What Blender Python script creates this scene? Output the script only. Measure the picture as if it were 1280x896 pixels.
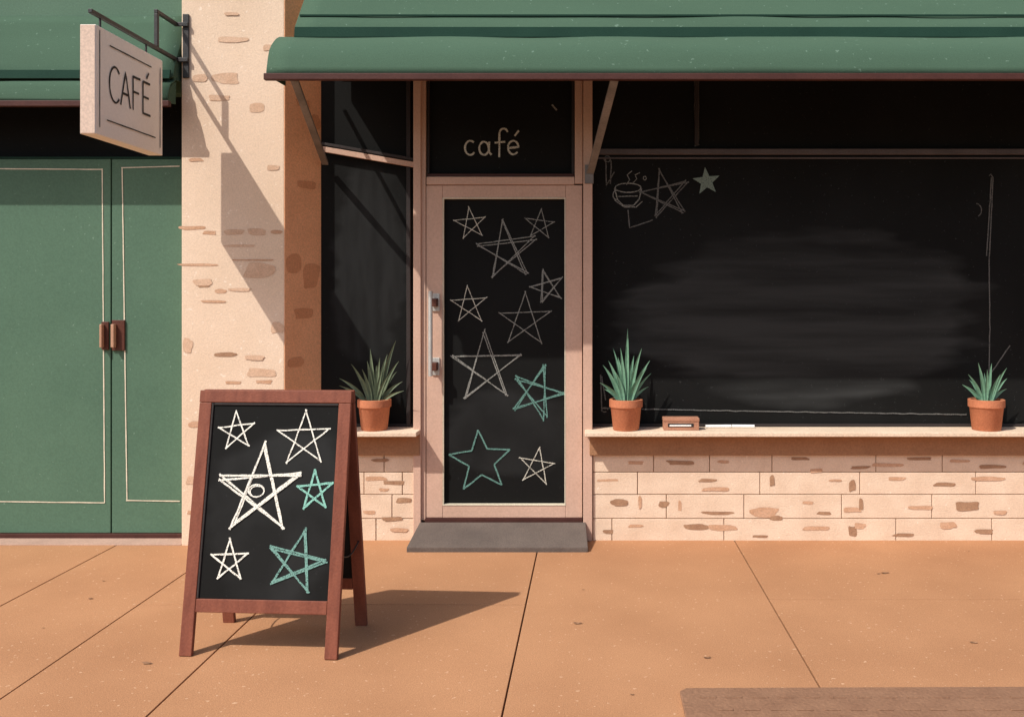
import bpy, bmesh, math, random
from mathutils import Vector, Matrix, noise as mnoise
random.seed(7)
C = bpy.context
for o in list(bpy.data.objects): bpy.data.objects.remove(o)

# ------------------------------------------------------------------ measuring
# survey helpers: facade plane is Y=0, camera stands 6 m in front, eye 1.564 m
F, EYE, CAMD = 1170.0, 1.564, 6.0
def X(px, y=0.0): return (px-740.0)*(CAMD+y)/F
def Z(py, y=0.0): return EYE+(370.0-py)*(CAMD+y)/F

# ------------------------------------------------------------------ materials
def mat(name, col, col2=None, nscale=3.0, rough=0.85, bump=0.15, bscale=120.0, spec=0.25,
        speck=0.0, speck_col=None, stretch=(1,1,1), metal=0.0, grain=0.12, lo=0.35, hi=0.7, sscale=38):
    m = bpy.data.materials.new(name); m.use_nodes = True
    nt = m.node_tree; N = nt.nodes; L = nt.links
    b = N['Principled BSDF']
    tc = N.new('ShaderNodeTexCoord'); mp = N.new('ShaderNodeMapping')
    L.new(tc.outputs['Object'], mp.inputs['Vector']); mp.inputs['Scale'].default_value = stretch
    n1 = N.new('ShaderNodeTexNoise'); n1.inputs['Scale'].default_value = nscale
    n1.inputs['Detail'].default_value = 5; L.new(mp.outputs[0], n1.inputs['Vector'])
    rp = N.new('ShaderNodeValToRGB')
    rp.color_ramp.elements[0].position = lo; rp.color_ramp.elements[1].position = hi
    c1 = tuple(col)+(1,); c2 = tuple(col2 if col2 else [v*0.85 for v in col])+(1,)
    rp.color_ramp.elements[0].color = c1; rp.color_ramp.elements[1].color = c2
    L.new(n1.outputs['Fac'], rp.inputs['Fac'])
    out = rp.outputs['Color']
    n2 = N.new('ShaderNodeTexNoise'); n2.inputs['Scale'].default_value = bscale
    n2.inputs['Detail'].default_value = 3; L.new(tc.outputs['Object'], n2.inputs['Vector'])
    mr = N.new('ShaderNodeMapRange'); mr.inputs['From Min'].default_value = .3; mr.inputs['From Max'].default_value = .7
    mr.inputs['To Min'].default_value = 1-grain; mr.inputs['To Max'].default_value = 1+grain
    L.new(n2.outputs['Fac'], mr.inputs['Value'])
    hs = N.new('ShaderNodeHueSaturation'); L.new(out, hs.inputs['Color']); L.new(mr.outputs[0], hs.inputs['Value'])
    out = hs.outputs['Color']
    if speck > 0:
        n3 = N.new('ShaderNodeTexNoise'); n3.inputs['Scale'].default_value = sscale
        n3.inputs['Detail'].default_value = 2; L.new(tc.outputs['Object'], n3.inputs['Vector'])
        r3 = N.new('ShaderNodeValToRGB'); r3.color_ramp.elements[0].position = 1-speck; r3.color_ramp.elements[1].position = min(1,1-speck+0.03)
        L.new(n3.outputs['Fac'], r3.inputs['Fac'])
        mx = N.new('ShaderNodeMix'); mx.data_type = 'RGBA'
        L.new(r3.outputs['Color'], mx.inputs['Factor']); L.new(out, mx.inputs['A'])
        mx.inputs['B'].default_value = tuple(speck_col or (.7,.6,.5))+(1,)
        out = mx.outputs['Result']
    L.new(out, b.inputs['Base Color'])
    b.inputs['Roughness'].default_value = rough
    b.inputs['Specular IOR Level'].default_value = spec
    b.inputs['Metallic'].default_value = metal
    if bump > 0:
        bp = N.new('ShaderNodeBump'); bp.inputs['Strength'].default_value = bump; bp.inputs['Distance'].default_value = 0.01
        ad = N.new('ShaderNodeMath'); ad.operation = 'MULTIPLY_ADD'; ad.inputs[1].default_value = 1.5
        L.new(n1.outputs['Fac'], ad.inputs[0]); L.new(n2.outputs['Fac'], ad.inputs[2])
        L.new(ad.outputs[0], bp.inputs['Height']); L.new(bp.outputs[0], b.inputs['Normal'])
    return m

M = {}
M['paving'] = mat('paving_stone', (.455,.232,.118), (.385,.19,.095), 1.3, .9, .22, 190, .12, .32, (.58,.35,.21), grain=.16, sscale=44)
M['joint'] = mat('joint_dark', (.10,.05,.03), rough=.95)
M['road'] = mat('asphalt', (.055,.052,.05), (.04,.038,.036), 8, .9, .5, 200)
M['earth'] = mat('earth', (.16,.12,.08), (.12,.10,.06), .2, .95, .3, 20)
M['kerb'] = mat('kerb_stone', (.46,.30,.23), (.40,.26,.2), 5, .9, .3, 90)
M['paintline'] = mat('road_paint', (.7,.7,.66), (.55,.55,.5), 9, .8, .2, 90)
M['plaster'] = mat('painted_wall', (.78,.60,.45), (.72,.54,.39), 2.2, .9, .22, 110, .12, .31, (.86,.70,.56), grain=.08)
M['block'] = mat('painted_block', (.78,.60,.45), (.69,.51,.37), 6, .9, .28, 110, .12, .31, (.86,.70,.56), grain=.08)
M['mortar'] = mat('mortar', (.42,.26,.17), rough=.95)
M['patch'] = mat('exposed_brick', (.60,.37,.24), (.52,.30,.18), 14, .95, .3, 120)
M['patch_d'] = mat('exposed_brick_dark', (.33,.185,.11), (.42,.25,.15), 14, .95, .3, 120)
M['patch_pale'] = mat('worn_paint', (.66,.45,.31), (.60,.39,.26), 14, .95, .2, 120)
M['reveal'] = mat('reveal_brick', (.86,.43,.22), (.78,.38,.19), 4, .9, .3, 90)
M['reveal_p'] = mat('reveal_patch', (.66,.30,.145), (.60,.26,.12), 4, .9, .3, 90)
M['frame'] = mat('frame_paint', (.60,.395,.30), (.54,.35,.26), 3, .7, .1, 90, .2, grain=.07)
M['frame_dk'] = mat('frame_groove', (.12,.06,.045), rough=.9)
M['fascia'] = mat('sill_fascia', (.36,.19,.10), (.31,.16,.085), 5, .85, .2, 90)  # brown darkened to hold the shade under the sill
M['sill'] = mat('sill_stone', (.76,.59,.44), (.68,.52,.38), 4, .85, .2, 90)
M['green'] = mat('green_paint', (.088,.165,.108), (.076,.147,.096), 1.8, .65, .07, 90, .25, .30, (.15,.24,.17), grain=.09)
M['canvas'] = mat('green_canvas', (.066,.118,.078), (.057,.103,.068), 1.6, .9, .2, 220, .12, .30, (.12,.19,.14), stretch=(.3,1,1), grain=.10)
M['canvas_d'] = mat('green_canvas_trim_shade', (.016,.045,.031), (.013,.037,.026), 3, .85, .2, 220, .1)  # dark green for seam and door head, and for the painted fold shade
M['maroon'] = mat('maroon_trim', (.075,.026,.02), (.06,.02,.015), 6, .6, .1, 90)
M['mullion'] = mat('mullion_grey', (.11,.09,.09), (.085,.07,.07), 6, .6, .1, 90)
M['mullion_k'] = mat('mullion_black', (.035,.027,.025), rough=.6)
M['metal'] = mat('painted_steel', (.23,.21,.195), (.14,.13,.12), 7, .55, .1, 90, .4)
M['steel'] = mat('brushed_steel', (.60,.58,.54), (.52,.50,.46), 9, .38, .05, 150, .5, metal=.4)
M['iron'] = mat('black_iron', (.02,.02,.02), (.035,.03,.028), 20, .5, .2, 150, .4)
M['signwhite'] = mat('sign_cream', (.90,.83,.74), (.87,.79,.69), 2, .6, .02, 90, .25, grain=.03)
M['signside'] = mat('sign_edge', (.70,.53,.42), (.66,.49,.39), 2, .7, .05, 90)
M['ink'] = mat('sign_ink', (.03,.026,.024), rough=.7)
M['rampm'] = mat('ramp_slab', (.135,.105,.088), (.105,.082,.07), 6, .9, .4, 120)
M['woodred'] = mat('board_wood', (.225,.072,.042), (.165,.05,.03), 5, .6, .15, 110, .25, stretch=(6,6,.7), grain=.1)
M['terracotta'] = mat('terracotta', (.52,.19,.095), (.44,.155,.075), 7, .85, .25, 100)
M['soil'] = mat('soil', (.05,.03,.02), rough=1, bump=.8)
M['leaf'] = mat('leaf_green', (.19,.36,.235), (.11,.235,.15), 7, .6, .1, 60, .3)
M['leaf_o'] = mat('leaf_olive_shade', (.17,.205,.12), (.10,.135,.08), 7, .6, .1, 60, .3)  # darker leaf copy for the left plant, shade put into the colour
M['boxwood'] = mat('chalk_box_wood', (.44,.21,.13), (.36,.165,.10), 9, .75, .2, 100)
M['chalkstick'] = mat('chalk_stick_white', (.88,.87,.83), rough=.95, bump=.05)
M['dryleaf'] = mat('dry_leaf', (.13,.06,.03), (.40,.22,.12), 30, .8, .3, 100)
M['cover'] = mat('cover_iron', (.27,.145,.085), (.23,.12,.07), 10, .8, .4, 70)
M['handle_b'] = mat('handle_brown', (.11,.038,.024), (.085,.028,.018), 9, .5, .1, 90)
M['handle_t'] = mat('handle_tan', (.5,.28,.18), rough=.45)
M['roofm'] = mat('roof_felt', (.09,.085,.08), rough=.95)

def chalk(name, col, cover=.5, dark=(.02,.02,.018)):
    m = bpy.data.materials.new(name); m.use_nodes = True
    nt = m.node_tree; N = nt.nodes; L = nt.links; b = N['Principled BSDF']
    tc = N.new('ShaderNodeTexCoord')
    n = N.new('ShaderNodeTexNoise'); n.inputs['Scale'].default_value = 190; n.inputs['Detail'].default_value = 3
    L.new(tc.outputs['Object'], n.inputs['Vector'])
    r = N.new('ShaderNodeValToRGB')
    r.color_ramp.elements[0].position = cover-.14; r.color_ramp.elements[1].position = cover+.06
    r.color_ramp.elements[0].color = tuple(dark)+(1,); r.color_ramp.elements[1].color = tuple(col)+(1,)
    L.new(n.outputs['Fac'], r.inputs['Fac']); L.new(r.outputs[0], b.inputs['Base Color'])
    b.inputs['Roughness'].default_value = 1; b.inputs['Specular IOR Level'].default_value = 0
    return m
M['ch_cream'] = chalk('chalk_cream', (.86,.83,.73), .44)
M['ch_mint'] = chalk('chalk_mint', (.27,.56,.46), .45)
M['ch_mintsoft'] = chalk('chalk_mint_pale', (.19,.36,.31), .46)
M['ch_mintd'] = chalk('chalk_mint_soft', (.15,.30,.255), .48)
M['ch_gray'] = chalk('chalk_grey', (.30,.295,.265), .47)
M['ch_soft'] = chalk('chalk_cream_soft', (.64,.61,.51), .47)
M['ch_faint'] = chalk('chalk_faint', (.16,.155,.145), .47)
M['ch_fill'] = chalk('chalk_grey_green', (.21,.27,.23), .45, (.06,.07,.06))
M['ch_line'] = mat('thin_cream_line', (.74,.66,.50), rough=.8)

def blackboard(name, cx, cz, rx, rz, amount=.05, st=(.5,1,4), seedz=0, base=.0095, warp=.9, flo=.36):
    """dark chalkboard-painted glass with wiped chalk dust around (cx,cz)"""
    m = bpy.data.materials.new(name); m.use_nodes = True
    nt = m.node_tree; N = nt.nodes; L = nt.links; b = N['Principled BSDF']
    tc = N.new('ShaderNodeTexCoord')
    mp = N.new('ShaderNodeMapping'); mp.inputs['Location'].default_value = (-cx/rx, 0, -cz/rz); mp.inputs['Scale'].default_value = (1/rx, 0, 1/rz)
    L.new(tc.outputs['Object'], mp.inputs['Vector'])
    mw = N.new('ShaderNodeMapping'); mw.inputs['Scale'].default_value = (.8,1,3.5); L.new(tc.outputs['Object'], mw.inputs['Vector'])
    nw = N.new('ShaderNodeTexNoise'); nw.inputs['Scale'].default_value = 2.0; L.new(mw.outputs[0], nw.inputs['Vector'])
    sc = N.new('ShaderNodeVectorMath'); sc.operation = 'MULTIPLY_ADD'; sc.inputs[1].default_value = (warp,0,warp*.6)
    L.new(nw.outputs['Color'], sc.inputs[0]); L.new(mp.outputs[0], sc.inputs[2])
    sb = N.new('ShaderNodeVectorMath'); sb.operation = 'SUBTRACT'; sb.inputs[1].default_value = (warp/2,0,warp*.3); L.new(sc.outputs[0], sb.inputs[0])
    ln = N.new('ShaderNodeVectorMath'); ln.operation = 'LENGTH'; L.new(sb.outputs[0], ln.inputs[0])
    mr = N.new('ShaderNodeMapRange'); mr.inputs['From Min'].default_value = 1.0; mr.inputs['From Max'].default_value = .82
    L.new(ln.outputs['Value'], mr.inputs['Value'])
    ms = N.new('ShaderNodeMapping'); ms.inputs['Scale'].default_value = st; ms.inputs['Rotation'].default_value = (0, .06, 0)
    ms.inputs['Location'].default_value = (seedz, 0, seedz)
    L.new(tc.outputs['Object'], ms.inputs['Vector'])
    ns = N.new('ShaderNodeTexNoise'); ns.inputs['Scale'].default_value = 2.6; ns.inputs['Detail'].default_value = 5; L.new(ms.outputs[0], ns.inputs['Vector'])
    r = N.new('ShaderNodeMapRange'); r.inputs['From Min'].default_value = flo; r.inputs['From Max'].default_value = .66; r.inputs['To Min'].default_value=.3
    L.new(ns.outputs['Fac'], r.inputs['Value'])
    mu = N.new('ShaderNodeMath'); mu.operation = 'MULTIPLY'; L.new(mr.outputs[0], mu.inputs[0]); L.new(r.outputs[0], mu.inputs[1])
    nd = N.new('ShaderNodeTexNoise'); nd.inputs['Scale'].default_value = 1.3; nd.inputs['Detail'].default_value = 8; L.new(tc.outputs['Object'], nd.inputs['Vector'])
    rd = N.new('ShaderNodeMapRange'); rd.inputs['From Min'].default_value = .45; rd.inputs['From Max'].default_value = .75; rd.inputs['To Max'].default_value = .14
    L.new(nd.outputs['Fac'], rd.inputs['Value'])
    ng = N.new('ShaderNodeTexNoise'); ng.inputs['Scale'].default_value = 70; ng.inputs['Detail'].default_value = 1; L.new(tc.outputs['Object'], ng.inputs['Vector'])
    rg = N.new('ShaderNodeMapRange'); rg.inputs['From Min'].default_value = .73; rg.inputs['From Max'].default_value = .78; rg.inputs['To Max'].default_value = .9
    L.new(ng.outputs['Fac'], rg.inputs['Value'])
    a1 = N.new('ShaderNodeMath'); a1.operation = 'ADD'; L.new(mu.outputs[0], a1.inputs[0]); L.new(rd.outputs[0], a1.inputs[1])
    a2 = N.new('ShaderNodeMath'); a2.operation = 'ADD'; a2.use_clamp = True; L.new(a1.outputs[0], a2.inputs[0]); L.new(rg.outputs[0], a2.inputs[1])
    mx = N.new('ShaderNodeMix'); mx.data_type = 'RGBA'; L.new(a2.outputs[0], mx.inputs['Factor'])
    mx.inputs['A'].default_value = (base, base*1.0, base*.95, 1)
    mx.inputs['B'].default_value = (base+amount*.96, base+amount, base+amount*.97, 1)
    L.new(mx.outputs['Result'], b.inputs['Base Color'])
    b.inputs['Roughness'].default_value = .7; b.inputs['Specular IOR Level'].default_value = .07
    return m

# ------------------------------------------------------------------ builders
def link(ob, parent=None):
    C.scene.collection.objects.link(ob)
    if parent: ob.parent = parent
    return ob
def empty(name, loc=(0,0,0), rz=0):
    e = bpy.data.objects.new(name, None); e.location = loc; e.rotation_euler[2] = rz
    e.empty_display_size = .2
    return link(e)
def from_bm(bm, name, material, parent, smooth=False, bevel=0, loc=(0,0,0)):
    me = bpy.data.meshes.new(name); bm.normal_update(); bm.to_mesh(me); bm.free()
    ob = bpy.data.objects.new(name, me); me.materials.append(material); ob.location = loc
    if smooth:
        for p in me.polygons: p.use_smooth = True
    if bevel:
        md = ob.modifiers.new('bevel','BEVEL'); md.width = bevel; md.segments = 2; md.limit_method = 'ANGLE'
    return link(ob, parent)
def add_box(bm, x0,x1,y0,y1,z0,z1):
    vs = [bm.verts.new(p) for p in [(x0,y0,z0),(x1,y0,z0),(x1,y1,z0),(x0,y1,z0),(x0,y0,z1),(x1,y0,z1),(x1,y1,z1),(x0,y1,z1)]]
    for f in [(0,3,2,1),(4,5,6,7),(0,1,5,4),(1,2,6,5),(2,3,7,6),(3,0,4,7)]: bm.faces.new([vs[i] for i in f])
def box(name, x0,x1,y0,y1,z0,z1, material, parent=None, bevel=0.003):
    bm = bmesh.new(); add_box(bm, min(x0,x1),max(x0,x1),min(y0,y1),max(y0,y1),min(z0,z1),max(z0,z1))
    return from_bm(bm, name, material, parent, bevel=bevel)
def prism(name, pts, axis, a0, a1, material, parent=None, bevel=0.003, smooth=False):
    bm = bmesh.new()
    def mk(p,a):
        return {'x':(a,p[0],p[1]),'z':(p[0],p[1],a),'y':(p[0],a,p[1])}[axis]
    A = [bm.verts.new(mk(p,a0)) for p in pts]; B = [bm.verts.new(mk(p,a1)) for p in pts]
    bm.faces.new(A); bm.faces.new(B[::-1])
    n = len(pts)
    for i in range(n): bm.faces.new([A[i],B[i],B[(i+1)%n],A[(i+1)%n]])
    bmesh.ops.recalc_face_normals(bm, faces=bm.faces)
    return from_bm(bm, name, material, parent, bevel=bevel)
def beam(name, p0, p1, w, t, material, parent, up=(0,0,1)):
    p0 = Vector(p0); p1 = Vector(p1); d = (p1-p0); d.normalize()
    u = Vector(up); s = d.cross(u).normalized(); u = s.cross(d).normalized()
    bm = bmesh.new(); c = []
    for p in (p0,p1):
        for a,b in ((-1,-1),(1,-1),(1,1),(-1,1)): c.append(bm.verts.new(p+s*a*w/2+u*b*t/2))
    for f in [(0,3,2,1),(4,5,6,7),(0,1,5,4),(1,2,6,5),(2,3,7,6),(3,0,4,7)]: bm.faces.new([c[i] for i in f])
    bmesh.ops.recalc_face_normals(bm, faces=bm.faces)
    return from_bm(bm, name, material, parent, bevel=.0015)
def lathe(name, prof, material, parent, seg=36, loc=(0,0,0)):
    bm = bmesh.new(); rings = []
    for r,z in prof:
        rings.append([bm.verts.new((r*math.cos(2*math.pi*i/seg), r*math.sin(2*math.pi*i/seg), z)) for i in range(seg)])
    for a,b in zip(rings, rings[1:]):
        for i in range(seg): bm.faces.new([a[i],a[(i+1)%seg],b[(i+1)%seg],b[i]])
    bm.faces.new(rings[0][::-1]); bm.faces.new(rings[-1])
    ob = from_bm(bm, name, material, parent, smooth=True, loc=loc)
    md = ob.modifiers.new('e','EDGE_SPLIT'); md.split_angle = math.radians(40)
    return ob
def tube(name, pts, r, material, parent, cyc=False):
    cu = bpy.data.curves.new(name,'CURVE'); cu.dimensions='3D'; cu.bevel_depth=r; cu.bevel_resolution=3; cu.use_fill_caps=True
    sp = cu.splines.new('POLY'); sp.points.add(len(pts)-1)
    for q,p in zip(sp.points, pts): q.co = (*p,1)
    sp.use_cyclic_u = cyc
    tmp = bpy.data.objects.new(name+'_c', cu); C.scene.collection.objects.link(tmp)
    dg = C.evaluated_depsgraph_get(); me = bpy.data.meshes.new_from_object(tmp.evaluated_get(dg))
    bpy.data.objects.remove(tmp)
    me.name = name; me.materials.clear(); me.materials.append(material)
    for p in me.polygons: p.use_smooth = True
    return link(bpy.data.objects.new(name, me), parent)

class Strokes:
    def __init__(s): s.bm = bmesh.new(); s.k = 0
    def line(s, pts, w, mapf, wob=.0012, seg=.02, closed=False):
        s.k += 1; h = .0022 + (s.k % 14)*.00022
        P = [Vector(p) for p in pts]
        if closed: P.append(P[0])
        D = [P[0]]
        for a,b in zip(P,P[1:]):
            n = max(1,int((b-a).length/seg))
            for i in range(1,n+1): D.append(a.lerp(b,i/n))
        ph = random.random()*100
        Q = []
        for i,p in enumerate(D):
            Q.append(p+Vector((mnoise.noise(Vector((i*.35+ph,0,1)))*wob*2, mnoise.noise(Vector((i*.35+ph,5,1)))*wob*2)))
        prev = None
        for i,p in enumerate(Q):
            t = (Q[min(i+1,len(Q)-1)]-Q[max(i-1,0)])
            if t.length < 1e-7: continue
            t.normalize(); n = Vector((-t.y,t.x))
            ww = w*.5*(1+.45*mnoise.noise(Vector((i*.6+ph,9,3))))
            a = s.bm.verts.new(mapf(*(p+n*ww),h)); b = s.bm.verts.new(mapf(*(p-n*ww),h))
            if prev: s.bm.faces.new([prev[0],a,b,prev[1]])
            prev = (a,b)
    def star(s, c, r, w, mapf, rot=0, passes=1, outline=False, inner=.42, asp=1.0):
        for ps in range(passes):
            j = lambda k=.05: random.uniform(-k,k)*r
            jj = .05 if ps==0 else .10
            pt = []
            for i in range(5):
                a = math.radians(90+72*i+rot)
                pt.append((c[0]+r*asp*math.cos(a)+j(jj), c[1]+r*math.sin(a)+j(jj)))
            if outline:
                q = []
                for i in range(5):
                    a = math.radians(90+72*i+rot); q.append((c[0]+r*math.cos(a)+j(.03), c[1]+r*math.sin(a)+j(.03)))
                    a += math.radians(36); q.append((c[0]+inner*r*math.cos(a)+j(.03), c[1]+inner*r*math.sin(a)+j(.03)))
                for i in range(10): s.line([q[i],q[(i+1)%10]], w, mapf)
            else:
                for i in range(5):
                    A = Vector(pt[(2*i)%5]); B = Vector(pt[(2*i+2)%5]); d = (B-A)
                    s.line([A-d*.03, B+d*random.uniform(0,.05)], w, mapf)
    def filled(s, c, r, mapf, rot=0):
        q = []
        for i in range(10):
            a = math.radians(90+36*i+rot); rr = r if i%2==0 else r*.42
            q.append(s.bm.verts.new(mapf(c[0]+rr*math.cos(a), c[1]+rr*math.sin(a), .003)))
        s.bm.faces.new(q)
    def arc(s, c, rx, rz, a0, a1, w, mapf, n=14):
        s.line([(c[0]+rx*math.cos(math.radians(a0+(a1-a0)*i/n)), c[1]+rz*math.sin(math.radians(a0+(a1-a0)*i/n))) for i in range(n+1)], w, mapf, wob=.0006, seg=.05)
    def done(s, name, material, parent): return from_bm(s.bm, name, material, parent)

def plane_y(y): return lambda u,v,h: (u, y-h, v)

# ------------------------------------------------------------------ ground
g = 200
bm = bmesh.new(); bm.faces.new([bm.verts.new(p) for p in [(-g,-g,-.13),(g,-g,-.13),(g,g,-.13),(-g,g,-.13)]])
from_bm(bm,'ground',M['earth'],None)
road = empty('road')
box('asphalt',-60,60,-12.5,-4.5,-.128,-.12,M['road'],road,0)
for i in range(-12,12): box('lane_dash',i*5,i*5+2.2,-8.56,-8.44,-.1205,-.116,M['paintline'],road,0)
curb = box('curb',-60,60,-4.5,-4.34,-.129,.004,M['kerb'],None,.015)
sw = empty('sidewalk')
box('joint_bed',-60,60,-4.335,3.0,-.127,-.012,M['joint'],sw,0)
xE,xD,xC,xA,xB = -1.66,-2.30,-2.99,-.336,.913
slabs = []
def slab(x0,x1,y0,y1): slabs.append((x0,x1,y0,y1))
slab(-4.6,xC,-4.33,.6); slab(xC,xD,-4.33,.6)
slab(xD,xE,-4.33,-1.247); slab(xE,xA,-4.33,-1.247); slab(xD,xA,-1.247,.6)
slab(xA,xB,-4.33,.6)
slab(xB,2.9,-4.33,-1.16); slab(2.9,4.9,-4.33,-1.16); slab(xB,3.4,-1.16,.6); slab(3.4,4.9,-1.16,.6)
xx = 4.9
for i in range(25):
    slab(xx,xx+2,-4.33,-1.2); slab(xx,xx+2,-1.2,.6); xx += 2
xx = -4.6
for i in range(25):
    slab(xx-2,xx,-4.33,-1.2); slab(xx-2,xx,-1.2,.6); xx -= 2
bm = bmesh.new(); G = .0036
for k,(x0,x1,y0,y1) in enumerate(slabs):
    add_box(bm,x0+G,x1-G,y0+G,y1-G,-.05,random.uniform(-.0008,0))
from_bm(bm,'paving_slabs',M['paving'],sw,bevel=.002)

# utility cover bottom right
uc = empty('utility_cover')
prism('cover_plate',[(.345,-2.32),(.375,-2.29),(3.1,-2.265),(3.1,-3.05),(.345,-3.05)],'z',.0006,.014,M['cover'],uc,.004)
bm = bmesh.new()
for i in range(26):
    for j in range(6):
        x = .45+i*.1+(j%2)*.05; y = -2.38-j*.11
        add_box(bm,x-.03,x+.03,y-.008,y+.008,.0142,.0175)
from_bm(bm,'tread_ribs',M['cover'],uc,bevel=.001)

# ------------------------------------------------------------------ cafe building
cafe = empty('cafe_building')
YG = .12; YP = -.12
pL, pR = X(227,YP), X(355,YP)
rIn = X(401,YG)
TOP = 4.6
prism('corner_pillar',[(pL,YP),(pR,YP),(rIn+.0,YG+.02),(rIn,.6),(pL,.6)],'z',-.01,TOP,M['plaster'],cafe,.004)
def along(t): return (pR+(rIn-pR)*t, YP+(YG-YP)*t)
nx,ny = (YG-YP), -(rIn-pR); nl = math.hypot(nx,ny); nx/=nl; ny/=nl
a = along(.012); b_ = along(.995)
prism('reveal_facing',[a,(a[0]+nx*.004,a[1]+ny*.004),(b_[0]+nx*.004,b_[1]+ny*.004),b_],'z',.0,TOP-.1,M['reveal'],cafe,0)
def blob(bm, mapf, cx, cz, w, h, hh, n=22):
    ph = random.random()*50; vs = []
    for i in range(n):
        t = 2*math.pi*i/n; c,s = math.cos(t),math.sin(t)
        e = .6
        u = math.copysign(abs(c)**e,c)*w/2; v = math.copysign(abs(s)**e,s)*h/2
        k = 1+.4*mnoise.noise(Vector((c*1.1+ph,s*1.1,ph)))
        vs.append(bm.verts.new(mapf(cx+u*k, cz+v*k, hh)))
    bm.faces.new(vs)
pf = plane_y(YP)
ref = [(283,98,34,14),(323,135,18,13),(240,285,30,5),(262,291,16,5),(292,290,26,7),(322,290,22,8),(346,290,15,5),
 (300,307,40,3),(325,338,38,19),(255,355,18,8),(276,364,14,6),(235,432,12,18),(282,443,26,5),(325,466,34,11),(292,478,20,4),
 (330,477,22,5),(347,410,15,14),(247,331,46,3),(315,325,50,2),(268,377,30,3),(254,353,24,8),(275,123,30,7),(250,98,18,9),
 (300,560,30,8),(245,530,20,7),(240,600,14,10),(243,640,18,5),(342,210,18,6),(338,60,18,8),(290,50,34,7),(245,200,20,4),(300,362,30,4)]
kind = [1,1,0,0,1,1,0, 1,1,2,0,1,2,1,0, 0,1,0,0,0,1,1,1, 1,0,1,0,1,1,1,0,1]
bms = [bmesh.new(),bmesh.new(),bmesh.new()]
for k,(cx,cy,w,h) in enumerate(ref):
    q = kind[k]
    blob(bms[q],pf,X(cx,YP),Z(cy,YP),w*5.88/F,h*5.88/F,.0012+.0004*q+.00005*k)
for k in range(12):
    cz = random.choice([3.4,1.15,.75,.45,.3])+random.uniform(-.12,.12)
    blob(bms[random.choice([1,0])],pf,random.uniform(pL+.1,pR-.1),cz,random.uniform(.05,.15),random.uniform(.01,.035),.0045+.00006*k)
for q,n in enumerate(['patch','patch_pale','patch_d']): from_bm(bms[q],'worn_patch_'+n,M[n],cafe)
bm = bmesh.new()
def revmap(u,v,h):
    p = along(u); return (p[0]+nx*(.004+h),p[1]+ny*(.004+h),v)
for k,(u,cy,w,h) in enumerate([(.5,130,.4,.05),(.85,150,.25,.09),(.25,330,.42,.12),(.7,345,.45,.16),(.5,392,.5,.08),(.3,452,.4,.06),(.6,230,.5,.05),(.4,520,.5,.08),(.3,600,.4,.06)]):
    blob(bm,revmap,u,Z(cy),w,h,.0012+.0001*k)
from_bm(bm,'reveal_patches',M['reveal_p'],cafe)

XR = 4.9
box('upper_wall',rIn+.02,XR-.6,.0,.4,3.16,TOP,M['plaster'],cafe)
box('end_pillar',XR-.6,XR,YP,.6,-.01,TOP,M['plaster'],cafe)
box('side_wall',XR-.25,XR-.005,.6,6.5,-.01,TOP,M['plaster'],cafe)
box('party_wall',pL+.005,pL+.25,.6,6.5,-.01,TOP,M['plaster'],cafe)
box('back_wall',pL+.005,XR-.005,6.5,6.7,-.01,TOP,M['plaster'],cafe)
box('flat_roof',pL+.01,XR-.01,-.1,6.7,TOP,TOP+.1,M['roofm'],cafe)
box('cornice',pL-.05,XR+.05,-.22,.0,TOP+.003,TOP+.22,M['sill'],cafe,.01)

def block_wall(name, x0, x1, rows, joints, gap=.005):
    box(name+'_backing',x0,x1,.012,.3,-.01,.70,M['mortar'],cafe,0)
    bm = bmesh.new()
    for (z0,z1),js in zip(rows,joints):
        xs = [x0]+sorted([j for j in js if x0+.03<j<x1-.03])+[x1]
        for a,b in zip(xs,xs[1:]):
            add_box(bm,a+gap/2,b-gap/2,random.uniform(-.0015,.0015),.05,z0+gap/2,z1-gap/2)
    ob = from_bm(bm,name,M['block'],cafe,bevel=.003)
rows = [(Z(590),Z(568)),(Z(618),Z(590)),(Z(648),Z(618)),(-.008,Z(648))]
jr = [[817,887,965,1095,1178],[797,950,1075,1220],[833,930,1052,1165],[765,905,1120,1240]]
jr = [[X(v) for v in r]+[2.95+.6*k+.17*i for k in range(4)] for i,r in enumerate(jr)]
wR0 = X(741)
block_wall('low_wall_right',wR0,XR-.602,rows,jr)
block_wall('low_wall_left',pR+.03,X(520),rows,[[X(430),X(480)],[X(455),X(503)],[X(440),X(490)],[X(470)]])
pw = plane_y(-.0016)
marks = [(795,578,20,5),(850,578,34,6),(905,577,16,4),(1000,573,24,4),(1020,588,16,5),(1075,584,24,4),(1110,581,34,5),(1150,573,30,4),(1200,576,22,4),(1240,583,30,5),
 (760,600,30,3),(885,600,22,4),(893,611,34,5),(965,600,6,14),(1045,600,16,3),(1065,607,8,13),(1120,598,20,4),(1180,605,26,5),(1235,598,40,6),
 (775,628,22,8),(800,627,4,18),(830,630,14,7),(850,632,4,14),(897,641,40,4),(955,640,36,12),(970,647,16,6),(1010,628,14,4),(1030,641,18,4),(1065,637,24,6),(1076,630,5,16),(1150,634,30,5),(1210,632,30,12),(1250,640,16,5),
 (760,664,14,4),(795,657,18,4),(870,658,28,7),(905,659,34,8),(950,670,20,3),(1020,660,30,5),(1065,664,10,14),(1075,657,14,7),(1130,668,26,4),(1185,656,20,9),(1230,664,24,5),
 (470,598,30,5),(492,603,26,5),(480,612,12,4),(505,625,18,6),(462,640,16,5),(490,648,24,5),(500,662,20,5),(475,575,22,4)]
bms = [bmesh.new(),bmesh.new()]
for k,(cx,cy,w,h) in enumerate(marks):
    blob(bms[k%2],pw,X(cx),Z(cy),w/195,h/195,.0002+.00003*k)
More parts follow.
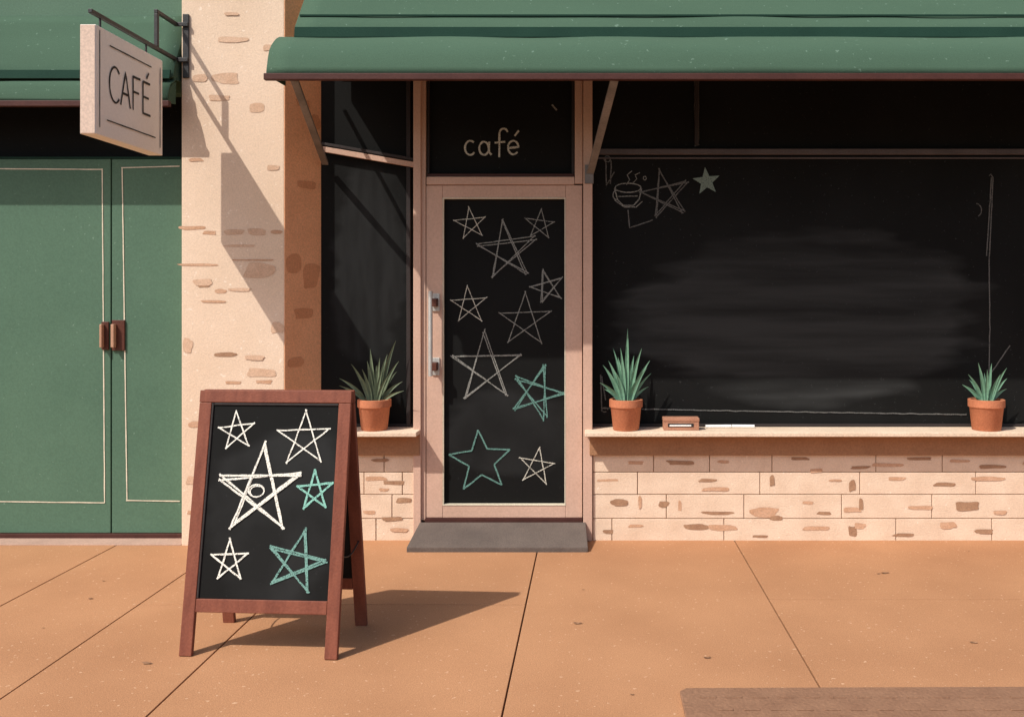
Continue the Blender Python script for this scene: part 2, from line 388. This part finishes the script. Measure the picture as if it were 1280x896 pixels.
for k in range(22):
    blob(bms[k%2],pw,random.uniform(2.8,4.2),random.uniform(.03,.5),random.uniform(.04,.2),random.uniform(.01,.04),.0025+.00003*k)
from_bm(bms[0],'block_wear_a',M['patch'],cafe); from_bm(bms[1],'block_wear_b',M['patch_d'],cafe)
zs0, zs1 = Z(546,-.15), Z(540.5,-.15)
for nm,a,b in (('right',X(731,-.1),XR-.602),('left',pR+.005,X(524,-.05))):
    box('sill_fascia_'+nm,a+.03,b,-.03,.011,Z(568),zs0-.0005,M['fascia'],cafe)  # board below the sill, with the sill's shade put into its brown
    if nm=='right': box('window_sill_right',a,b,-.15,YG,zs0,zs1,M['sill'],cafe,.004)
    else: prism('window_sill_left',[(a,YP-.002),(a-.0,-.15),(b,-.15),(b,YG),(rIn+.004,YG)],'z',zs0,zs1,M['sill'],cafe,.004)
SILL = zs1

# --- windows
HT = 3.16
gR = blackboard('window_glass_right', X(1005,YG), Z(398,YG), 1.18, .60, .030, (.30,1,3.6), flo=.34)
gL = blackboard('window_glass_left', X(462,YG), Z(335,YG), .26, .70, .011, (5,1,.8), 3)
gT = blackboard('transom_glass', 9, 9, .2,.2,.02)
gD = blackboard('door_glass', X(640,.03), Z(540,.03), .5,.3,.012,(1,1,1),5)
dx0,dx1 = X(517),X(740)
box('window_glass_right',dx1-.01,XR-.602,YG,YG+.03,SILL-.05,HT,gR,cafe,0)
box('window_glass_left',rIn-.02,dx0+.01,YG,YG+.03,SILL-.05,HT,gL,cafe,0)
box('window_bottom_rail_right',dx1+.001,XR-.603,YG-.02,YG-.001,SILL-.002,SILL+.02,M['mullion_k'],cafe)
box('window_bottom_rail_left',rIn+.03,dx0-.001,YG-.02,YG-.001,SILL-.002,SILL+.02,M['mullion_k'],cafe)
box('window_transom_bar',dx1+.001,XR-.603,YG-.03,YG-.001,Z(194,YG),Z(187,YG),M['mullion'],cafe,.003)
box('window_transom_lip',dx1+.02,XR-.603,YG-.012,YG-.001,Z(199,YG),Z(197,YG),M['mullion'],cafe,.001)
box('window_mullion',X(868,YG),X(873,YG),YG-.02,YG-.001,Z(182,YG),HT,M['mullion_k'],cafe)
box('window_mullion_far',X(1400,YG),X(1408,YG),YG-.04,YG-.001,SILL,HT,M['mullion_k'],cafe)
p0=(X(401,.08),.09,Z(186,.08)); p1=(X(517,.08),.09,Z(206,.08))
beam('left_window_rail',p0,p1,.03,.034,M['frame'],cafe)
beam('left_window_rail_top',(p0[0],.085,p0[2]+.034),(p1[0],.085,p1[2]+.034),.03,.018,M['mullion_k'],cafe)
box('left_window_post',X(509,YG),X(514,YG),YG-.03,YG-.001,SILL,HT,M['mullion_k'],cafe)

# --- door bay
yF = -.02
box('door_post_left',X(516.5,yF),X(526,yF),yF,.16,0,HT,M['frame'],cafe,.004)
box('door_post_right',X(729,yF),X(740.5,yF),yF,.16,0,HT,M['frame'],cafe,.004)
box('jamb_left',X(526.5),X(532),.0,.15,.128,HT,M['frame'],cafe,.003)
box('jamb_right',X(718.5),X(728.3),.0,.15,Z(230)+.001,HT,M['frame'],cafe,.003)
box('transom_rail',X(533),X(718),.0,.15,Z(231),Z(221),M['frame'],cafe,.004)
box('transom_maroon_rail',X(533),X(717),.012,.14,Z(220.4),Z(217),M['maroon'],cafe,.002)  # thin maroon strip above the transom rail
box('transom_glass',X(532),X(718),.05,.08,Z(220.4),HT,gT,cafe,0)
for nm,a,b in (('l',533,536),('r',714.5,718)):
    box('transom_bead_'+nm,X(a),X(b),.02,.049,Z(216.8),HT,M['mullion_k'],cafe)
zl0,zl1 = Z(647),Z(231.8)
yl=.006
gx0,gx1,gz0,gz1 = X(553),X(707),Z(632),Z(247)
box('door_stile_left',X(532.6),gx0,yl,.06,zl0,zl1,M['frame'],cafe,.003)
box('door_stile_right',gx1,X(727.8),yl,.06,zl0,Z(231.5),M['frame'],cafe,.003)
box('door_rail_top',gx0+.001,gx1-.001,yl+.001,.06,gz1,zl1,M['frame'],cafe,.002)
box('door_rail_bottom',gx0+.001,gx1-.001,yl+.001,.06,zl0,gz0,M['frame'],cafe,.002)
box('door_glass',gx0,gx1,.035,.05,gz0,gz1,gD,cafe,0)
for nm,(a,b,c,d) in {'t':(gx0,gx1,gz1-.008,gz1-.001),'b':(gx0,gx1,gz0+.001,gz0+.009),'l':(gx0+.001,gx0+.007,gz0+.010,gz1-.009),'r':(gx1-.007,gx1-.001,gz0+.010,gz1-.009)}.items():
    box('door_glass_bead_'+nm,a,b,.004,.034,c,d,M['ch_line'],cafe,0)
box('door_backing',X(520),X(735),.16,.2,0,HT,M['frame_dk'],cafe,0)
box('threshold',X(531),X(728),-.004,.15,.1,Z(647.4),M['maroon'],cafe,.002)
tube('door_pull_bar',[(X(538,-.07),-.07,Z(470,-.07)),(X(538,-.07),-.07,Z(364,-.07))],.014,M['steel'],cafe)
for py in (378,458):
    box('door_pull_mount',X(541),X(548),-.078,.005,Z(py+5,-.05),Z(py-5,-.05),M['handle_b'],cafe,.003)
    box('door_pull_plate',X(540),X(549.5),-.004,.0055,Z(py+11),Z(py-11),M['steel'],cafe,.002)
bm = bmesh.new()
v=[(-1.134,-.28,-.005),(-.024,-.28,-.005),(-.04,-.022,-.005),(-1.10,-.022,-.005),(-1.134,-.28,.03),(-.024,-.28,.03),(-.04,-.022,.122),(-1.10,-.022,.122)]
vs=[bm.verts.new(p) for p in v]
for f in [(0,3,2,1),(4,5,6,7),(0,1,5,4),(1,2,6,5),(2,3,7,6),(3,0,4,7)]: bm.faces.new([vs[i] for i in f])
from_bm(bm,'entrance_ramp',M['rampm'],cafe,bevel=.005)

# --- chalk on door
dm = plane_y(.035)
def DP(px,py): return (X(px,.035),Z(py,.035))
S = {k:Strokes() for k in ('ch_gray','ch_soft','ch_mintd')}
k=6.035/F
S['ch_soft'].star(DP(588,280),20*k,.0048,dm,8)
S['ch_gray'].star(DP(675,281),19*k,.005,dm,-5)
S['ch_gray'].star(DP(634,314),37*k,.006,dm,6,2)
S['ch_gray'].star(DP(684,359),21*k,.005,dm,14,2)
S['ch_soft'].star(DP(586,381),24*k,.005,dm,2)
S['ch_gray'].star(DP(657,401),34*k,.0055,dm,0)
S['ch_gray'].star(DP(607,458),45*k,.006,dm,0,2)
S['ch_mintd'].star(DP(671,491),33*k,.008,dm,-15,2)
S['ch_mintd'].star(DP(601,576),40*k,.010,dm,5,1,True)
S['ch_soft'].star(DP(671,583),23*k,.006,dm,-8)
for q,s in S.items():
    s.done('door_chalk_stars_'+q,M[q],cafe)

def letters(st, text, org, size, w, mapf, cap=False, slant=0, wob=.0008):
    x = 0
    def T(p): return (org[0]+(x+p[0]+slant*p[1])*size, org[1]+p[1]*size)
    def arc(cx,cy,rx,ry,a0,a1,n=12): return [(cx+rx*math.cos(math.radians(a0+(a1-a0)*i/n)), cy+ry*math.sin(math.radians(a0+(a1-a0)*i/n))) for i in range(n+1)]
    G = {
     'c':([arc(.24,.27,.20,.27,50,320)],.54),
     'a':([arc(.22,.25,.18,.25,40,400,16),[(.42,.5),(.41,.12),(.5,.0)]],.60),
     'f':([arc(.36,.80,.16,.20,20,180,8)+[(.20,.4),(.20,-.08)],[(.02,.46),(.42,.50)]],.48),
     'é':([[(.06,.26),(.46,.30)]+arc(.25,.28,.20,.26,10,320,14),[(.30,.72),(.46,.92)]],.6),
     'C':([arc(.36,.5,.32,.5,45,315,16)],.66),
     'A':([[(.0,0),(.28,1.0),(.56,0)],[(.10,.36),(.48,.36)]],.66),
     'F':([[(.06,0),(.06,1.0)],[(.06,.98),(.5,.98)],[(.06,.54),(.42,.54)]],.60),
     'É':([[(.06,0),(.06,.98)],[(.06,.97),(.5,.97)],[(.06,.52),(.42,.52)],[(.06,.02),(.52,.02)],[(.28,1.10),(.42,1.3)]],.6)}
    for ch in text:
        strokes,adv = G[ch]
        for s in strokes: st.line([T(p) for p in s], w, mapf, wob=wob, seg=.03)
        x += adv
tm = plane_y(.05)
s = Strokes(); k=6.05/F
letters(s,'café',(X(580,.05),Z(194,.05)),33*k,.012,tm)
s.done('transom_lettering',M['ch_soft'],cafe)
s = Strokes(); s.line([(X(690,.05),Z(131,.05)),(X(696,.05),Z(138,.05))],.01,tm); s.done('transom_chalk_fleck',M['ch_gray'],cafe)

wm = plane_y(YG)
def WP(px,py): return (X(px,YG),Z(py,YG))
s = Strokes()
s.star(WP(832,243),31*k,.007,wm,12,2)
s.done('window_chalk_star',M['ch_faint'],cafe)
s = Strokes()
s.filled(WP(883,227),18*k,wm,6)
s.done('window_chalk_filled_star',M['ch_fill'],cafe)
s = Strokes()
for pts in ([(757,197),(758,232)],[(764,201),(763,230)],[(758,232),(768,215)],[(785,263),(787,285),(816,275)],
            [(868,102),(869,182)],[(873,102),(873,180)],[(868,183),(874,181)],
            [(1236,220),(1238,218),(1241,222),(1236,330),(1237,400),(1236,468)],[(1239,222),(1233,320)],[(1237,468),(1262,432)],
            [(752,510),(900,513),(1208,518)],[(751,468),(752,510)],[(752,470),(757,500)]):
    s.line([WP(*p) for p in pts],.0075,wm,.0018)
s.arc(WP(759,199),.02,.02,0,360,.007,wm)
s.arc(WP(756,512),.02,.014,0,300,.007,wm)
s.arc(WP(1219,263),.04,.045,-60,80,.006,wm)
s.done('window_chalk_frame',M['ch_faint'],cafe)
s = Strokes()
s.arc(WP(785,235),.085,.03,0,360,.007,wm,18)
s.line([WP(768,236),WP(772,250),WP(779,257),WP(792,257),WP(799,249),WP(802,236)],.007,wm)
s.line([WP(773,246),WP(797,245)],.006,wm)
s.arc(WP(771,244),.025,.03,90,270,.006,wm)
s.line([WP(768,250),WP(780,259),WP(795,259),WP(803,252)],.006,wm)
s.line([WP(783,231),WP(787,225),WP(784,219),WP(790,214)],.005,wm)
s.line([WP(790,230),WP(796,224),WP(794,219),WP(800,216)],.005,wm)
s.arc(WP(806,223),.01,.012,0,360,.005,wm)
s.done('window_chalk_cup',M['ch_gray'],cafe)

# ------------------------------------------------------------------ awnings
def awning(name, x0, x1, yw, prof_up, prof_lo, shade_band, xin=0):
    e = empty(name)
    def sheet(nm, prof, a, b, m, th=.010, sub=3):
        P=[Vector(p) for p in prof]; Q=[]
        for i in range(len(P)-1):
            p0=P[max(i-1,0)];p1=P[i];p2=P[i+1];p3=P[min(i+2,len(P)-1)]
            for j in range(sub):
                t=j/sub; Q.append(.5*((2*p1)+(-p0+p2)*t+(2*p0-5*p1+4*p2-p3)*t*t+(-p0+3*p1-3*p2+p3)*t**3))
        Q.append(P[-1])
        bm=bmesh.new(); n=max(8,int((b-a)/.12)); rows=[]
        for i in range(n+1):
            x=a+(b-a)*i/n; r=[]
            for k,q in enumerate(Q):
                w=.010*math.sin(math.pi*k/(len(Q)-1))*mnoise.noise(Vector((x*1.7,k*.4,3)))*2
                r.append(bm.verts.new((x,q.x,q.y+w)))
            rows.append(r)
        for r,q in zip(rows,rows[1:]):
            for k in range(len(Q)-1): bm.faces.new([r[k],q[k],q[k+1],r[k+1]])
        ob=from_bm(bm,nm,m,e,smooth=True)
        md=ob.modifiers.new('s','SOLIDIFY'); md.thickness=th; md.offset=0
        for sx,x in (('l',a+.004),('r',b-.004)):
            pts=[(q.x+.006,q.y-.012) for q in Q]
            pts=pts+[(prof[0][0],prof[-1][1])]
            prism(nm+'_end_'+sx,pts,'x',x-.003,x+.003,m,e,0)
        return ob
    sheet('canopy',prof_up,x0+xin,x1-xin,M['canvas'])
    sheet('valance',prof_lo,x0,x1,M['canvas'])
    (ty,tz0,tz1) = shade_band
    prism('fold_shade_band',[(ty,tz0),(ty-.012,tz0),(ty+.0,tz1+.0),(ty+.016,tz1)],'x',x0+xin+.01,x1-xin-.01,M['canvas_d'],e,0)  # dark strip paints in the shade of the fold above the valance
    f = prof_lo[-1]
    box('front_bar',x0-.012,x1+.012,f[0]-.014,f[0]+.022,f[1]-.037,f[1]-.001,M['maroon'],e,.004)
    return e
ax0 = X(333,-.9)
aw = awning('awning',ax0,XR-.05,0,
    [(-.004,3.82),(-.3,3.50),(-.52,3.23),(-.62,3.11),(-.64,3.04)],
    [(-.60,3.05),(-.74,3.005),(-.85,2.91),(-.90,2.776)],(-.668,3.035,3.095),xin=.07)
# seam piping across the upper canopy
beam('canopy_seam',(ax0+.08,-.575,3.188),(XR-.13,-.575,3.188),.008,.012,M['canvas_d'],aw)
for nm,x in (('l',ax0+.03),('m',.2),('r',XR-.09)):
    beam('frame_rafter_'+nm,(x,-.88,2.755),(x,-.002,2.98),.02,.02,M['maroon'],aw)
beam('support_arm_left',(X(368,-.88),-.88,2.745),(X(401,-.03),.07,2.42),.016,.042,M['metal'],aw,up=(1,0,0))
beam('support_arm_right',(X(768,-.88),-.88,2.745),(X(738,-.05),-.035,2.35),.016,.045,M['metal'],aw,up=(1,0,0))
box('arm_bracket_right',X(731,-.03),X(742,-.03),-.032,-.021,2.28,2.40,M['metal'],aw,.003)

# ------------------------------------------------------------------ neighbouring shop
shop = empty('neighbouring_shop')
yd=.05; sL=-5.6; sR=pL-.002
box('shop_wall_upper',sL,sR,.0,.4,2.86,TOP-.4,M['green'],shop)
box('shop_transom_glass',sL+.6,sR,.11,.14,Z(200,yd),2.86,blackboard('shop_glass',9,9,.2,.2,.02),shop,0)
box('shop_left_pier',sL,sL+.6,-.1,.6,-.01,2.86,M['plaster'],shop)
dzt=Z(199,yd); dzb=Z(666,yd)
seam=X(139,yd)
box('door_leaf_left',seam-1.02,seam-.004,yd,.10,dzb,dzt,M['green'],shop,.004)
box('door_leaf_right',seam+.004,sR-.001,yd,.10,dzb,dzt,M['green'],shop,.004)
box('side_panel',sL+.602,seam-1.028,yd+.01,.10,dzb,dzt,M['green'],shop,.004)
box('door_backing',sL+.6,sR,.102,.2,0,dzt-.01,M['frame_dk'],shop,0)
box('door_head',sL+.602,sR-.001,yd-.006,.108,dzt+.001,dzt+.014,M['canvas_d'],shop,.002)
box('kick_plate',sL+.602,sR-.001,yd-.02,.10,-.004,dzb-.001,M['maroon'],shop,.002)
box('door_sill_stone',sL+.602,sR+.0,-.12,yd-.021,-.004,.006,M['kerb'],shop,.003)
s=Strokes(); gm=plane_y(yd-.0005)
def GP(px,py): return (X(px,yd),Z(py,yd))
for pts in ([(-40,211),(128,212)],[(128,211),(131,628)],[(-40,626),(131,628)],[(152,210),(225,208)],[(153,210),(159,625)],[(158,625),(225,626)]):
    s.line([GP(*p) for p in pts],.007,gm,.0006,.05)
s.done('door_pinstripes',M['ch_line'],shop)
box('handle_plate_l',X(128,yd),X(137,yd),yd-.014,yd-.001,Z(437,yd),Z(402,yd),M['handle_b'],shop,.003)
box('handle_plate_r',X(141,yd),X(157,yd),yd-.014,yd-.001,Z(438,yd),Z(400,yd),M['handle_b'],shop,.003)
box('handle_grip_l',X(129,yd),X(132,yd),yd-.05,yd-.015,Z(434,yd),Z(405,yd),M['handle_t'],shop,.004)
box('handle_grip_r',X(143,yd),X(147,yd),yd-.05,yd-.015,Z(434,yd),Z(405,yd),M['handle_t'],shop,.004)
box('shop_roof',sL,sR,-.1,6,TOP-.39,TOP-.3,M['roofm'],shop)
box('shop_side_wall',sL,sL+.3,.6,6,-.01,TOP-.4,M['plaster'],shop)
box('shop_back_wall',sL+.3,sR,5.8,6,-.01,TOP-.4,M['plaster'],shop)

fy=-.28
zb=Z(126,fy)
aw2 = awning('awning',sL+.1,sR-.012,0,
    [(-.004,3.35),(-.10,3.15),(-.18,3.0),(-.20,Z(97,-.2))],
    [(-.17,Z(100,-.17)),(-.23,Z(104,-.23)),(-.265,Z(113,-.26)),(fy,zb)],(-.228,Z(99,-.22),Z(88,-.22)),xin=.0)

# ------------------------------------------------------------------ hanging cafe sign
hs = empty('hanging_cafe_sign')
sx = -2.56; th=.083; yn=-1.17; yf=-.42; z0=2.40; z1=2.965
box('sign_panel',sx-th,sx,yn,yf,z0,z1,M['signwhite'],hs,.004)
box('sign_edge_face',sx-th+.004,sx-.004,yn-.004,yn-.0005,z0+.004,z1-.004,M['signside'],hs,0)
def side_r(u,v,h): return (sx+h,u,v)
s=Strokes()
letters(s,'CAFÉ',(yn+.125,z0+.20),.19,.013,side_r,wob=.0012)
for pts in ([(yn+.13,z1-.075),(yf-.15,z1-.075)],[(yn+.10,z0+.09),(yf-.10,z0+.09)],[(yn+.035,z0+.04),(yn+.035,z1-.02)],[(yf-.035,z0+.04),(yf-.035,z1-.05)]):
    s.line(pts,.007,side_r,.0008,.04)
s.done('sign_lettering',M['ink'],hs)
s=Strokes()
def side_l(u,v,h): return (sx-th-h,yn+yf-u,v)
letters(s,'CAFÉ',(yn+.125,z0+.20),.19,.013,side_l,wob=.0012)
s.done('sign_lettering_back',M['ink'],hs)
bx=sx-th/2
zb_=z1+.065
box('bracket_arm',bx-.011,bx+.011,yn+.02,YP-.03,zb_,zb_+.022,M['iron'],hs,.003)
for y in (yn+.12,yf-.12): tube('hanger_link',[(bx,y,z1-.005),(bx,y,zb_+.002)],.006,M['iron'],hs)
box('wall_plate',pL+.012,pL+.05,YP-.014,YP-.001,zb_-.10,zb_+.30,M['iron'],hs,.003)
box('arm_foot',bx-.011,pL+.05,YP-.0295,YP-.0145,zb_-.002,zb_+.024,M['iron'],hs,.002)
box('bracket_upright',bx-.011,bx+.011,YP-.30,YP-.275,zb_+.0225,zb_+.22,M['iron'],hs,.003)
box('bracket_top',bx-.011,bx+.011,YP-.30,YP-.03,zb_+.2205,zb_+.243,M['iron'],hs,.003)
box('top_foot',bx-.011,pL+.05,YP-.0295,YP-.0145,zb_+.22,zb_+.244,M['iron'],hs,.002)

# ------------------------------------------------------------------ sandwich board
sb = empty('sandwich_board',(-1.432,-1.735,0),math.radians(-3.5))
W=.70; H=1.134; HALF=.2
def frame(side,nm):
    def P(u,z,o=0):
        lean = HALF*(1-z/H)
        ny = side*H/math.hypot(H,HALF); nz = HALF/math.hypot(H,HALF)
        return Vector((u, side*(lean+.012)+ny*o, z+nz*o))
    def member(n,u0,u1,uu0,uu1,za,zb,o0,o1,m):
        bm=bmesh.new(); c=[]
        for o in (o0,o1):
            c+= [bm.verts.new(P(u0,za,o)),bm.verts.new(P(u1,za,o)),bm.verts.new(P(uu1,zb,o)),bm.verts.new(P(uu0,zb,o))]
        for f in [(0,1,2,3),(7,6,5,4),(0,4,5,1),(1,5,6,2),(2,6,7,3),(3,7,4,0)]: bm.faces.new([c[i] for i in f])
        bmesh.ops.recalc_face_normals(bm, faces=bm.faces)
        return from_bm(bm,nm+'_'+n,m,sb,bevel=.003)
    t0,t1 = -.012,.012
    hw=W/2
    member('stile_l',-hw,-hw+.056,-hw,-hw+.056,0,1.079,t0,t1,M['woodred'])
    member('stile_r',hw-.056,hw,hw-.056,hw,0,1.079,t0,t1,M['woodred'])
    member('top_rail',-hw-.001,hw+.001,-hw-.001,hw+.001,1.080,H,t0-.001,t1+.001,M['woodred'])
    member('bottom_rail',-hw+.057,hw-.057,-hw+.057,hw-.057,.181,.237,t0+.001,t1-.001,M['woodred'])
    bb=blackboard(nm+'_slate',0.05,.6,.34,.42,.013,(1.5,1,1.5),2,base=.011)
    member('slate',-hw+.054,hw-.054,-hw+.054,hw-.054,.235,1.082,-.006,.002,bb)
    member('bead_l',-hw+.0565,-hw+.066,-hw+.0565,-hw+.066,.238,1.079,.0025,.009,M['mullion_k'])
    member('bead_t',-hw+.067,hw-.057,-hw+.067,hw-.057,1.068,1.079,.0025,.009,M['mullion_k'])
    return P
P = frame(-1,'front'); frame(1,'back')
for x in (-.335,.335): tube('spreader_chain',[(x,-.125+.25*i/10,.42-.03*math.sin(math.pi*i/10)) for i in range(11)],.0035,M['iron'],sb)
for nm,x in (('l',-.22),('r',.22)): box('hinge_'+nm,x-.035,x+.035,-.011,.011,H-.02,H-.006,M['iron'],sb,.001)
def BP(px,py):
    l=265+(247-265)*(py-503)/245; r=427+(412-427)*(py-501)/249
    u=(px-l)/(r-l); z=.237+(750-py)/248*(1.08-.237)
    return (-W/2+.056+u*(W-.112), z)
bmf = lambda u,v,h: P(u,v,.002+h)
kk=4.15/F
S={q:Strokes() for q in ('ch_cream','ch_mint','ch_mintsoft')}
S['ch_cream'].star(BP(297,539),24*kk,.0062,bmf,6)
S['ch_cream'].star(BP(383,548),35*kk,.0062,bmf,2)
S['ch_cream'].star(BP(326,614),53*kk,.0085,bmf,0,2)
S['ch_cream'].arc(BP(322,615),.036,.027,20,380,.006,bmf)
S['ch_cream'].arc(BP(323,616),.032,.024,0,250,.005,bmf)
S['ch_mint'].star(BP(396,614),24*kk,.009,bmf,4)
S['ch_cream'].star(BP(288,703),25*kk,.0075,bmf,3)
S['ch_mintsoft'].star(BP(372,703),37*kk,.0075,bmf,-12,2)
for q,s in S.items(): s.done('chalk_stars_'+q,M[q],sb)

# ------------------------------------------------------------------ potted plants
def plant(px, rimw, basew, leaves, lm, yc=-.03):
    """leaves: list of (tip dx in m, tip height above pot rim in m, toward-viewer lean)"""
    e=empty('potted_plant',(X(px,yc),yc,SILL+.0005))
    h=.195; R=rimw/2; r=basew/2
    lathe('pot',[(r-.004,0),(r,.004),(r+(R-r)*.72,h*.72),(R-.002,h*.74),(R+.004,h*.76),(R+.004,h*.99),(R,h),(R-.012,h),(R-.016,h-.03)],M['terracotta'],e)
    lathe('soil',[(R-.02,h-.04),(R-.017,h-.022)],M['soil'],e)
    bm=bmesh.new(); rnd=random.Random(px)
    for i,(tx,tz,ty) in enumerate(leaves):
        w=.0125*rnd.uniform(.85,1.2)*(1.1 if tz>.2 else 1)
        B=Vector((tx*.22,ty*.22,h-.03)); T=Vector((tx,ty,h+tz))
        Mid=Vector((tx*.42,ty*.45,h+tz*.52)) 
        n=10; prev=None
        for j in range(n+1):
            t=j/n; p=B*(1-t)**2+Mid*2*t*(1-t)+T*t*t
            dv=((Mid-B)*(1-t)+(T-Mid)*t).normalized()
            vdir=Vector((tx*.25,-1,0)) if ty<=.03 else Vector((.5,-.7,0))
            side=dv.cross(vdir).normalized(); nrm=side.cross(dv).normalized()
            ww=max(.0006, w*min(1,.55+t*1.8)*(1-max(0,(t-.35)/.65)**1.7))
            c=[p-side*ww+nrm*ww*.25, p-nrm*ww*.3, p+side*ww+nrm*ww*.25, p-nrm*ww*.75]
            cur=[bm.verts.new(q) for q in c]
            if prev:
                for a in range(4): bm.faces.new([prev[a],prev[(a+1)%4],cur[(a+1)%4],cur[a]])
            prev=cur
        bm.faces.new(prev)
    bmesh.ops.recalc_face_normals(bm,faces=bm.faces)
    from_bm(bm,'leaves',lm,e,smooth=False)
    return e
def L_(px0, pts, top=500):
    rnd=random.Random(px0); return [((x-px0)*5.97/F,(top-y)*5.97/F,rnd.uniform(-.09,.05)) for x,y in pts]
plant(468,.205,.165,L_(468,[(493,427),(500,452),(463,437),(442,455),(424,474),(433,487),(448,470),(476,448),(503,478),(484,444),(455,462),(508,488),(470,458),(488,470),(428,482),(497,465),(460,452),(480,462)]),M['leaf_o'])
plant(782.5,.205,.165,L_(783,[(785,412),(767,437),(802,436),(754,457),(813,452),(750,478),(815,468),(773,448),(793,446),(761,452),(808,460),(779,458),(790,460),(756,488),(812,485),(770,466),(800,470),(776,436)]),M['leaf'])
plant(1233,.215,.175,L_(1233,[(1219,460),(1238,461),(1253,466),(1206,474),(1203,488),(1260,480),(1228,468),(1246,474),(1213,482),(1222,476),(1251,486),(1234,474),(1262,494),(1240,480),(1210,494)],506),M['leaf'])

# chalk box and sticks
cb=empty('chalk_box')
yb=-.06
bx0,bx1=X(829.5,yb),X(874,yb); zb0=SILL+.0006
box('tray',bx0,bx1,yb,yb+.09,zb0,zb0+.055,M['boxwood'],cb,.004)
box('lid',bx0-.002,bx1+.002,yb-.003,yb+.093,zb0+.0555,zb0+.078,M['boxwood'],cb,.004)
box('label_slot',X(835,yb),X(867,yb),yb-.0025,yb-.0006,zb0+.022,zb0+.044,M['mullion_k'],cb,.0)
box('chalk_in_slot',X(837,yb),X(864,yb),yb-.006,yb-.0028,zb0+.026,zb0+.036,M['chalkstick'],cb,.001)
for (a,b,ya,yb2) in ((882,914,.045,.055),(915,943,.06,.05)):
    r=.0105; zc=SILL+r+.0005
    pa=Vector((X(a,ya),ya,zc)); pb=Vector((X(b,yb2),yb2,zc))
    tube('chalk_stick',[pa,pa.lerp(pb,.04),pa.lerp(pb,.96),pb],r,M['chalkstick'],None)

# fallen leaf flecks on the pavement
bm=bmesh.new()
for (px,py,sz) in [(113,748,.015),(130,726,.010),(184,829,.022),(722,779,.022),(884,822,.016),(1106,716,.024),(1098,717,.012),(1217,803,.018),(1211,689,.008),(729,737,.008),(54,785,.007),(790,868,.009)]:
    d=F*EYE/(py-370); x=(px-740)*d/F; y=d-CAMD; a=random.uniform(-.3,.3)
    n=10; top=[]; ph=random.random()*9
    for i in range(n):
        t=2*math.pi*i/n; u=math.cos(t)*sz; v=math.sin(t)*sz*.5*(1+.3*math.sin(3*t+ph))
        top.append(bm.verts.new((x+u*math.cos(a)-v*math.sin(a), y+u*math.sin(a)+v*math.cos(a), .0025+.18*sz*abs(math.cos(t))**2)))
    c=bm.verts.new((x,y,.002))
    for i in range(n): bm.faces.new([top[i],top[(i+1)%n],c])
from_bm(bm,'fallen_leaves',M['dryleaf'],None)

# ------------------------------------------------------------------ light, sky
d = Vector((.62,.60,-1)).normalized()
sun = bpy.data.lights.new('sun','SUN'); sun.energy=4.2; sun.angle=math.radians(.5); sun.color=(1,.96,.89)
so = bpy.data.objects.new('sun',sun); so.rotation_euler = d.to_track_quat('-Z','Y').to_euler(); so.location=(-4,-6,8); link(so)
w = bpy.data.worlds.new('World'); C.scene.world=w; w.use_nodes=True
nt=w.node_tree; bg=nt.nodes['Background']; sk=nt.nodes.new('ShaderNodeTexSky'); sk.sky_type='NISHITA'; sk.sun_disc=False
sk.sun_elevation=math.asin(-d.z); sk.sun_rotation=math.radians(226); sk.air_density=1.0; sk.dust_density=2.5
nt.links.new(sk.outputs[0],bg.inputs['Color']); bg.inputs['Strength'].default_value=.15

cam=bpy.data.cameras.new('camera'); co=bpy.data.objects.new('camera',cam); link(co)
co.location=(0,-CAMD,EYE); co.rotation_euler=(math.radians(90),0,0)
cam.sensor_width=36; cam.lens=36*F/1280; cam.shift_x=-100/1280; cam.shift_y=-78/1280; cam.clip_end=1000
C.scene.camera=co
C.scene.view_settings.view_transform='Standard'; C.scene.view_settings.look='None'; C.scene.view_settings.exposure=0
